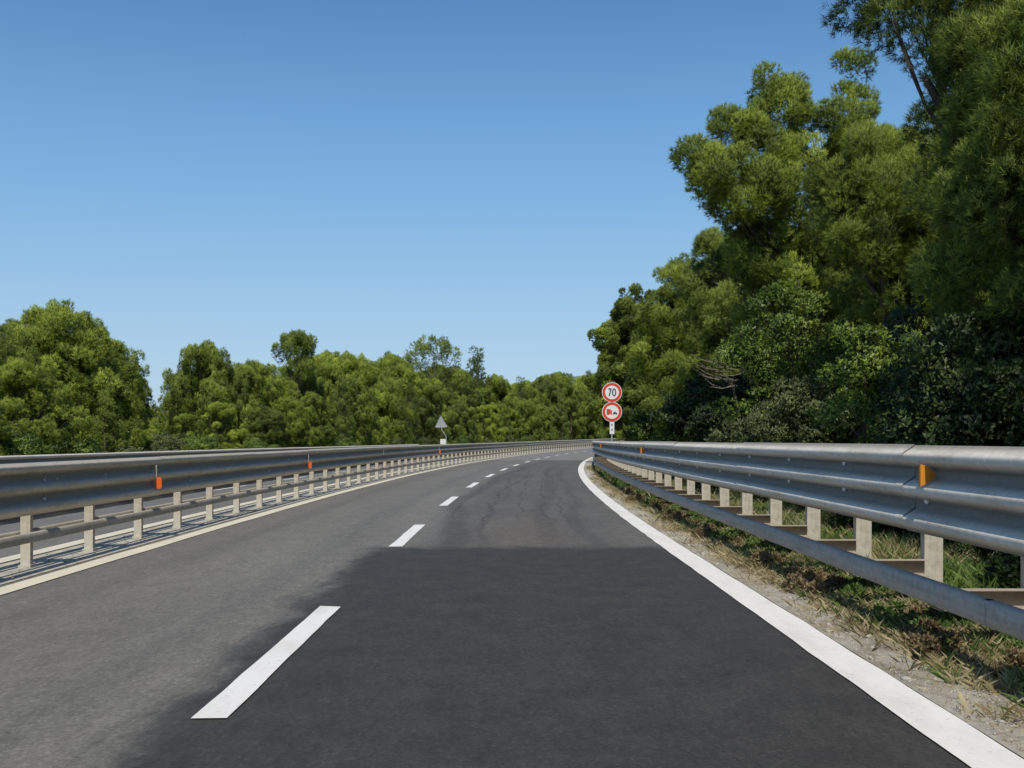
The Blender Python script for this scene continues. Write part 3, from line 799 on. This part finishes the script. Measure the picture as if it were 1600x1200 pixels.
rtree('pine behind the round signs with a pointed top', 51, 7.6,
      [(985, 465, 51, .45), (985, 490, 51, .75), (1005, 505, 51, .95), (1030, 520, 51, 1.1), (975, 535, 51, .9), (1010, 560, 51, 1.2), (1045, 580, 51, 1.3), (975, 600, 51, 1.1), (1000, 640, 50, 1.3), (1040, 640, 50, 1.3), (1035, 475, 51, .7)], 24, dict(mid_kw, nw=.026))
rtree('farthest pine of the right row, a thin twig poking left at the sky', 56, 6.6,
      [(935, 527, 54, .26), (942, 532, 54, .32), (955, 545, 54.5, .5), (962, 520, 55, .6), (958, 570, 55, .8), (975, 560, 56, 1.1), (950, 600, 55, .85), (975, 620, 56, 1.2), (985, 510, 56, .9), (1010, 600, 56, 1.4), (953, 640, 55, .9), (990, 655, 56, 1.2)], 25, dict(mid_kw, nw=.03))
rtree('big near pine with bright needle masses, right of the tall one', 15.5, 6.2,
      [(1350, 238, 15.5, .34), (1400, 250, 15.5, .38), (1375, 270, 15, .6), (1335, 275, 15.2, .42), (1450, 255, 15.2, .7), (1320, 300, 15, .4), (1370, 310, 15, .7), (1430, 320, 15, .8), (1490, 300, 15.5, .8), (1350, 360, 15, .6), (1410, 390, 15, .8), (1480, 390, 15.2, .9), (1540, 350, 15.5, .9),
       (1440, 460, 15.5, .9), (1510, 470, 15.5, 1.0), (1400, 450, 16.5, .7), (1560, 440, 15.5, 1.0)], 26, near_kw, r0=.15)
rtree('nearest pine, its dark crown hanging in from the top right corner', 9.6, 6.6,
      [(1372, 4, 10.5, .28), (1400, 34, 10.5, .22), (1430, 6, 10.5, .34), (1450, 66, 10.5, .27), (1485, 45, 10.3, .40), (1500, 108, 10.3, .38), (1540, 80, 10, .5), (1500, 165, 10.5, .28), (1520, 150, 10.3, .5), (1580, 140, 10, .55),
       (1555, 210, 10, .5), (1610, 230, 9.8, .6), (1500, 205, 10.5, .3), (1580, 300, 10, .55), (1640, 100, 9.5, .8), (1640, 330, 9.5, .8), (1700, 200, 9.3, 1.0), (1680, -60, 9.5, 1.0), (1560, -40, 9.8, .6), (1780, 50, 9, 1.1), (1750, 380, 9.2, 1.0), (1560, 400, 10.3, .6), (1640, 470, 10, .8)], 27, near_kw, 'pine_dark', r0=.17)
# broadleaved growth between the pines and the barrier
bl_kw = dict(clump=.24, dens=230, nl=.06, nw=.015, k=5, broad=True, up=.5, spread=.8, cover=2.6)
def bush(label, Y_, X_, L, seed, mat, kw=bl_kw, r0=.05): return rtree(label, Y_, X_, L, seed, kw, mat, r0, 'shrub', 'shrub', 'shrubs between the right barrier and the pines', 'stem', 'foliage')
bush('upright glossy-leaved shrub with rising shoots in front of the tall pine', 18, 5.3,
     [(1222, 468, 18, .22), (1190, 485, 18, .25), (1265, 485, 18, .3), (1235, 520, 18, .5), (1190, 530, 18, .4), (1290, 530, 18, .5), (1215, 580, 18, .6), (1275, 590, 18, .7), (1170, 580, 18, .35), (1145, 560, 18, .22), (1240, 640, 18, .7), (1180, 640, 18, .55)], 31, 'broad')
bush('low shrub nearest the round signs behind the barrier', 36, 5.6, [(1015, 662, 36, .6), (1040, 645, 36, .7), (1060, 665, 35, .7), (1008, 682, 35, .5)], 32, 'broad', dict(bl_kw, nl=.11, nw=.03))
bush('dark leafy shrub beneath the bundle of dead branches', 25, 5.4, [(1090, 630, 25, .6), (1130, 640, 25, .7), (1070, 660, 25, .6), (1120, 680, 24, .6), (1155, 650, 25, .6), (1165, 615, 25.5, .5)], 33, 'broad_shaded', dict(bl_kw, nl=.09, nw=.024))
bush('sparse grey-green shrub above the middle of the right barrier', 16.5, 5.0, [(1230, 660, 16.5, .5), (1270, 640, 16.5, .5), (1300, 670, 16, .5), (1200, 680, 16.5, .45), (1330, 650, 16, .5)], 34, 'scrub')
bush('tall light green shrub at the edge of the deep shade', 14, 4.9, [(1350, 540, 14, .35), (1385, 560, 14, .4), (1335, 590, 14, .4), (1380, 620, 14, .5), (1320, 600, 14.2, .3), (1345, 660, 14, .5), (1400, 670, 13.6, .45), (1420, 600, 14, .4)], 35, 'broad')
bush('deeply shaded shrub at the right edge behind the barrier', 9.8, 5.0, [(1500, 560, 10, .45), (1560, 600, 9.8, .5), (1480, 640, 10, .5), (1540, 680, 9.6, .5), (1600, 560, 9.8, .6), (1620, 660, 9.4, .6), (1460, 700, 10, .4)], 36, 'broad_shaded')
bush('shaded shrub filling the gap left of the near trunk', 11.8, 5.4, [(1450, 540, 12, .4), (1430, 620, 11.8, .4), (1480, 590, 12, .5), (1430, 690, 11.6, .45), (1500, 680, 12, .5), (1460, 480, 12.4, .4)], 37, 'broad_shaded')
# the rest of the row, farther back from the road, and trees beside and behind the camera that shade the verge
rr = np.random.default_rng(8)
for (s, off, H, i) in ((12, 11, 8.5, 0), (17, 11.5, 9, 2), (22, 12, 9, 1), (27, 10.5, 8.5, 5), (32, 11, 9, 0), (38, 10.5, 8.5, 2), (45, 10, 8, 1), (52, 10.5, 8.5, 5), (60, 9.5, 8, 0), (68, 7.5, 7.5, 2), (76, 7.5, 8, 1), (85, 7.5, 7.5, 5), (95, 8, 8, 0), (106, 8, 8, 2), (118, 8, 8, 1)):
    put('pine', i, s, off, H, 'pine standing in the second row behind the right-hand trees', 'pines of the second row on the right', rr.uniform(0, 6), 1.05)
rootc = (6.6, 3.0, -.1)
tree('pine_tree', 'pine spreading over the near verge just beyond the right edge of the photo', 'pine tree', 'pines shading the near verge', rootc,
     [(x-6.6, y-3.0, z+.1, q) for x, y, z, q in ((5.5, 4.5, 6.5, 1.1), (6.5, 4, 7.2, 1.3), (5.9, 6.6, 6.3, 1.0), (7.1, 6.5, 7, 1.2), (5.3, 2.5, 6.5, 1.1), (6.3, 1.5, 7, 1.3), (7.6, 3, 6.5, 1.3), (6.6, 8, 7.3, 1.), (8.2, 5, 6.2, 1.3), (6.6, 3.2, 8.6, 1.2), (5.4, .5, 6, 1.1), (8, 8, 6.5, 1.2), (6.2, 5.5, 5.6, .8), (4.8, 3.2, 6.8, 1.1), (4.9, 1.2, 6.5, 1.1), (4.5, 4.7, 7.2, .9), (3.9, 2.2, 7.2, .55), (7.4, 5.8, 5.2, 1.))],
     np.random.default_rng(77), 'pine', .16, dict(far_kw, dens=110))
for (s, off, H, i) in ((0.5, 10.0, 9.5, 2), (-2.5, 7.4, 9.5, 0), (5.0, 12.0, 9.5, 1), (-8, 8.2, 10, 5)):
    put('pine', i, s, off, H, 'tall pine just outside the right edge, shading the near verge', 'pines shading the near verge', rr.uniform(0, 6), 1.0)
for k in range(24):
    s = 10+k*2.6+rr.uniform(-.5, .5)
    put('shrub', k % 3, s, 5.9+rr.uniform(-.3, .6), rr.uniform(1.6, 2.4), 'leafy undergrowth shrub below the pines on the right', 'undergrowth shrubs on the right', rr.uniform(0, 6), 1.0)

for k in range(26):
    s = 6.6+k*1.15+rr.uniform(-.3, .3)
    put('low', k % 2, s, 4.55+rr.uniform(-.25, .35), rr.uniform(.6, 1.05), 'low leafy growth close behind the posts of the right barrier', 'low growth behind the right barrier', rr.uniform(0, 6), 1.3)

# bundle of dead branches
db = at(1108, 583, 22.6); dr = empty('dead_branches', tuple(db)); tag(dr, 'pale bundle of dead bare branches caught among the green shrubs', 'dead branches')
m = MB(); r = np.random.default_rng(4)
for i in range(26):
    z = r.uniform(-.35, .25); y = r.uniform(-.3, .3); L = r.uniform(.2, .65); x0 = r.uniform(-.1, .5)
    p0 = Vector((x0+.25, y, z+r.uniform(-.15, .1))); p2 = p0+Vector((-L, r.uniform(-.2, .2), r.uniform(-.05, .3))); p1 = p0.lerp(p2, .5)+Vector((0, 0, -.05))
    m.tube([p0, p1, p2], [.012, .008, .003], 5)
g0 = -float(db.z)+.0
m.tube([(1.1, .9, g0), (.95, .8, g0*.5), (.6, .3, -.25), (.35, 0, -.02)], [.045, .038, .028, .016], 7)
m.build('twig_bundle', M['deadwood'], dr)

# ------------------------------------------------------------------ grass, weeds, pebbles (nobody could count them)
def blades(n, sfun, ofun, hmin, hmax, w, rng, lean=.5, tuft=6, tint0=0.):
    ns = n//tuft; s = np.repeat(sfun(ns), tuft)+rng.normal(0, .025, ns*tuft); o = np.repeat(ofun(ns), tuft)+rng.normal(0, .025, ns*tuft)
    p = P(s, np.maximum(o, 2.12)); p[:, 2] += .006+.05*np.clip(o-2.5, 0, 1)-.01; m = len(s)
    H = rng.uniform(hmin, hmax, m)[:, None]; d = rng.normal(size=(m, 3))*lean; d[:, 2] = 1; d = unit(d)
    a = rng.uniform(0, 2*math.pi, m); wv = np.stack([np.cos(a), np.sin(a), np.zeros(m)], 1)*w*rng.uniform(.6, 1.3, m)[:, None]
    dr_ = np.stack([d[:, 0], d[:, 1], np.zeros(m)], 1)
    mid = p+d*H*.6; tip = p+d*H+dr_*H*.45
    V = np.stack([p-wv, p+wv, mid+wv*.6, tip], 1).reshape(-1, 3)
    T = (np.repeat(rng.uniform(0, .75, ns), tuft)[:, None]+np.array([0, 0, .1, .22])[None]).ravel()+tint0
    return V, np.arange(len(V)).reshape(-1, 4), T
rg = np.random.default_rng(17)
def patchy(n, s0, s1, o0, o1, seed, thr=.0, powr=1.0):
    """positions clustered in patches"""
    r = np.random.default_rng(seed); out_s = []; out_o = []
    c_s = s0+(s1-s0)*r.random(260)**1.6; c_o = r.uniform(o0, o1, 260); c_r = r.uniform(.08, .34, 260)
    i = r.integers(0, 260, n); return c_s[i]+r.normal(0, 1, n)*c_r[i]*1.8, np.clip(c_o[i]+r.normal(0, 1, n)*c_r[i]*.6, 2.14, 4.6)
def mk(name, n, s0, s1, o0, o1, seed, hmin, hmax, w, mat, lean, cat, label, tuft=6):
    s, o = patchy(n//tuft, s0, s1, o0, o1, seed)
    V, Fc_, T = blades(len(s)*tuft, lambda k: s, lambda k: o, hmin, hmax, w, np.random.default_rng(seed), lean, tuft)
    tag(link(name, np_mesh(name, V, Fc_, tint=T), M[mat]), label, cat, kind='stuff')
mk('dry_grass', 120000, 2.5, 48, 2.5, 3.3, 41, .03, .14, .0017, 'dry', .9, 'grass', 'dry straw-coloured grass tufts along the foot of the right barrier')
mk('sparse_grass', 30000, 2.5, 34, 2.2, 2.7, 42, .01, .05, .002, 'dry', 1.2, 'grass', 'sparse dry grass in the gravel beside the white edge line')
mk('green_grass', 36000, 2.5, 48, 2.6, 3.5, 43, .04, .17, .003, 'weed', .8, 'grass', 'green grass tufts growing under the right barrier')
mk('tall_grass', 60000, 8, 70, 3.4, 4.6, 44, .08, .30, .0045, 'weed', .5, 'grass', 'taller green grass behind the posts of the right barrier')
mk('tall_dry_grass', 24000, 9, 60, 3.35, 4.6, 46, .1, .32, .002, 'dry', .5, 'grass', 'tall dry stalks behind the posts of the right barrier')
def weeds(name, n, s0, s1, o0, o1, seed, mat, r0, r1, label, kw):
    r = np.random.default_rng(seed); s = s0+(s1-s0)*r.random(n)**1.5; o = r.uniform(o0, o1, n); q = P(s, o)
    L = [(q[i, 0], q[i, 1], q[i, 2]+.05, r.uniform(r0, r1)) for i in range(n)]
    V, Fc_, T, NN = foliage(L, r, **kw); tag(link(name, np_mesh(name, V, Fc_, tint=T, nrm=NN), M[mat]), label, 'weeds', kind='stuff')
wk = dict(clump=.07, dens=1700, nl=.04, nw=.010, k=4, broad=True, up=.8, spread=.9, cover=1.6, flat_=.45)
weeds('green_weeds', 330, 4, 40, 2.6, 4.2, 51, 'weed', .05, .17, 'low green leafy weeds under the right barrier', wk)
weeds('russet_weeds', 60, 4, 38, 2.45, 3.2, 52, 'redweed', .08, .17, 'low brownish-red weeds in the gravel by the barrier', wk)
def pebbles():
    r = np.random.default_rng(61); n = 5200
    s = 2.5+26*r.random(n)**1.7; o = 2.12+1.3*r.random(n)**1.3; c = P(s, o); c[:, 2] += .008+.05*np.clip(o-2.5, 0, 1)
    ico = np.array([(0, 0, 1), (.89, 0, .45), (.28, .85, .45), (-.72, .53, .45), (-.72, -.53, .45), (.28, -.85, .45), (.72, .53, -.45), (-.28, .85, -.45), (-.89, 0, -.45), (-.28, -.85, -.45), (.72, -.53, -.45), (0, 0, -1)])
    fc = np.array([(0, 1, 2), (0, 2, 3), (0, 3, 4), (0, 4, 5), (0, 5, 1), (1, 6, 2), (2, 7, 3), (3, 8, 4), (4, 9, 5), (5, 10, 1), (6, 7, 2), (7, 8, 3), (8, 9, 4), (9, 10, 5), (10, 6, 1), (11, 7, 6), (11, 8, 7), (11, 9, 8), (11, 10, 9), (11, 6, 10)])
    sz = (r.uniform(.004, .012, n)*(1+2*(r.random(n) > .97)))[:, None, None]
    V = c[:, None, :]+ico[None]*sz*(r.uniform(.6, 1.2, (n, 12, 1)))*np.array([1, 1, .7])
    Fc_ = (fc[None]+np.arange(n)[:, None, None]*12).reshape(-1, 3)
    return np_mesh('pebbles', V.reshape(-1, 3), Fc_)
tag(link('pebbles', pebbles(), M['stone']), 'small pale stones scattered over the gravel verge', 'stones', kind='stuff')
def debris():
    r = np.random.default_rng(62); n = 1500; s = 5+60*r.random(n)**1.4; o = r.choice([-5.1, -4.85, -4.66], n)+r.normal(0, .05, n); c = P(s, o, .012)
    a = r.uniform(0, 6.28, (n, 1)); t = np.concatenate([a, a+2.1, a+4.2], 1); q = r.uniform(.006, .02, (n, 3))
    V = c[:, None, :]+np.stack([np.cos(t)*q*.7, np.sin(t)*q*1.6, r.uniform(0, .02, (n, 3))], -1)
    return np_mesh('leaf_litter', V.reshape(-1, 3), np.arange(n*3).reshape(-1, 3), tint=r.uniform(0, .7, n*3))
tag(link('leaf_litter', debris(), M['dry']), 'leaf litter lying along the concrete median strip', 'leaf litter', kind='stuff')

# ------------------------------------------------------------------ light, sky, camera
to_sun = Vector((-.025, -.60, .80)).normalized()
sd = bpy.data.lights.new('sun', 'SUN'); sd.energy = 4.4; sd.angle = R(.53); sd.color = (1, .93, .82)
so = bpy.data.objects.new('sun', sd); COL.objects.link(so); so.rotation_euler = to_sun.to_track_quat('Z', 'Y').to_euler()
w = bpy.data.worlds.new('World'); scene.world = w; w.use_nodes = True; nt = w.node_tree
sky = nt.nodes.new('ShaderNodeTexSky'); sky.sky_type = 'NISHITA'; sky.sun_disc = False
sky.sun_elevation = math.asin(to_sun.z); sky.sun_rotation = math.atan2(to_sun.x, to_sun.y)
sky.air_density = 1.0; sky.dust_density = .35; sky.ozone_density = 2.6; sky.altitude = 0
bg = nt.nodes['Background']; bg.inputs['Strength'].default_value = .10
sc_ = nt.nodes.new('ShaderNodeVectorMath'); sc_.operation = 'SCALE'; sc_.inputs['Scale'].default_value = .1
cv = nt.nodes.new('ShaderNodeRGBCurve')      # film response of the clear sky, channel by channel
for ch, pts in enumerate((((.095, .056), (.157, .150), (.358, .345), (.7, .52)), ((.14, .142), (.2025, .235), (.313, .41), (.54, .57), (.8, .68)), ((.30, .43), (.41, .57), (.51, .71), (.69, .79), (.95, .86)))):
    c = cv.mapping.curves[ch]
    for p in pts: c.points.new(*p)
    c.points[0].location = (0, 0); c.points[-1].location = (1, .9)
cv.mapping.update()
s2 = nt.nodes.new('ShaderNodeVectorMath'); s2.operation = 'SCALE'; s2.inputs['Scale'].default_value = 10
nt.links.new(sky.outputs[0], sc_.inputs[0]); nt.links.new(sc_.outputs[0], cv.inputs['Color']); nt.links.new(cv.outputs[0], s2.inputs[0]); nt.links.new(s2.outputs[0], bg.inputs['Color'])

cam = bpy.data.cameras.new('camera'); co = bpy.data.objects.new('camera', cam); COL.objects.link(co)
co.location = (0, 0, CAMH); co.rotation_euler = (R(90), 0, 0)
cam.sensor_fit = 'HORIZONTAL'; cam.sensor_width = 36; cam.lens = F/1600*36; cam.shift_y = (HZ-600)/1600
cam.clip_end = 9000; cam.clip_start = .05
scene.camera = co
scene.view_settings.view_transform = 'Standard'; scene.view_settings.look = 'None'; scene.view_settings.exposure = 0
scene.render.engine = 'CYCLES'; scene.render.resolution_x = 1024; scene.render.resolution_y = 768
print('filler pines', nfill, 'verts', sum(len(m.vertices) for m in bpy.data.meshes))
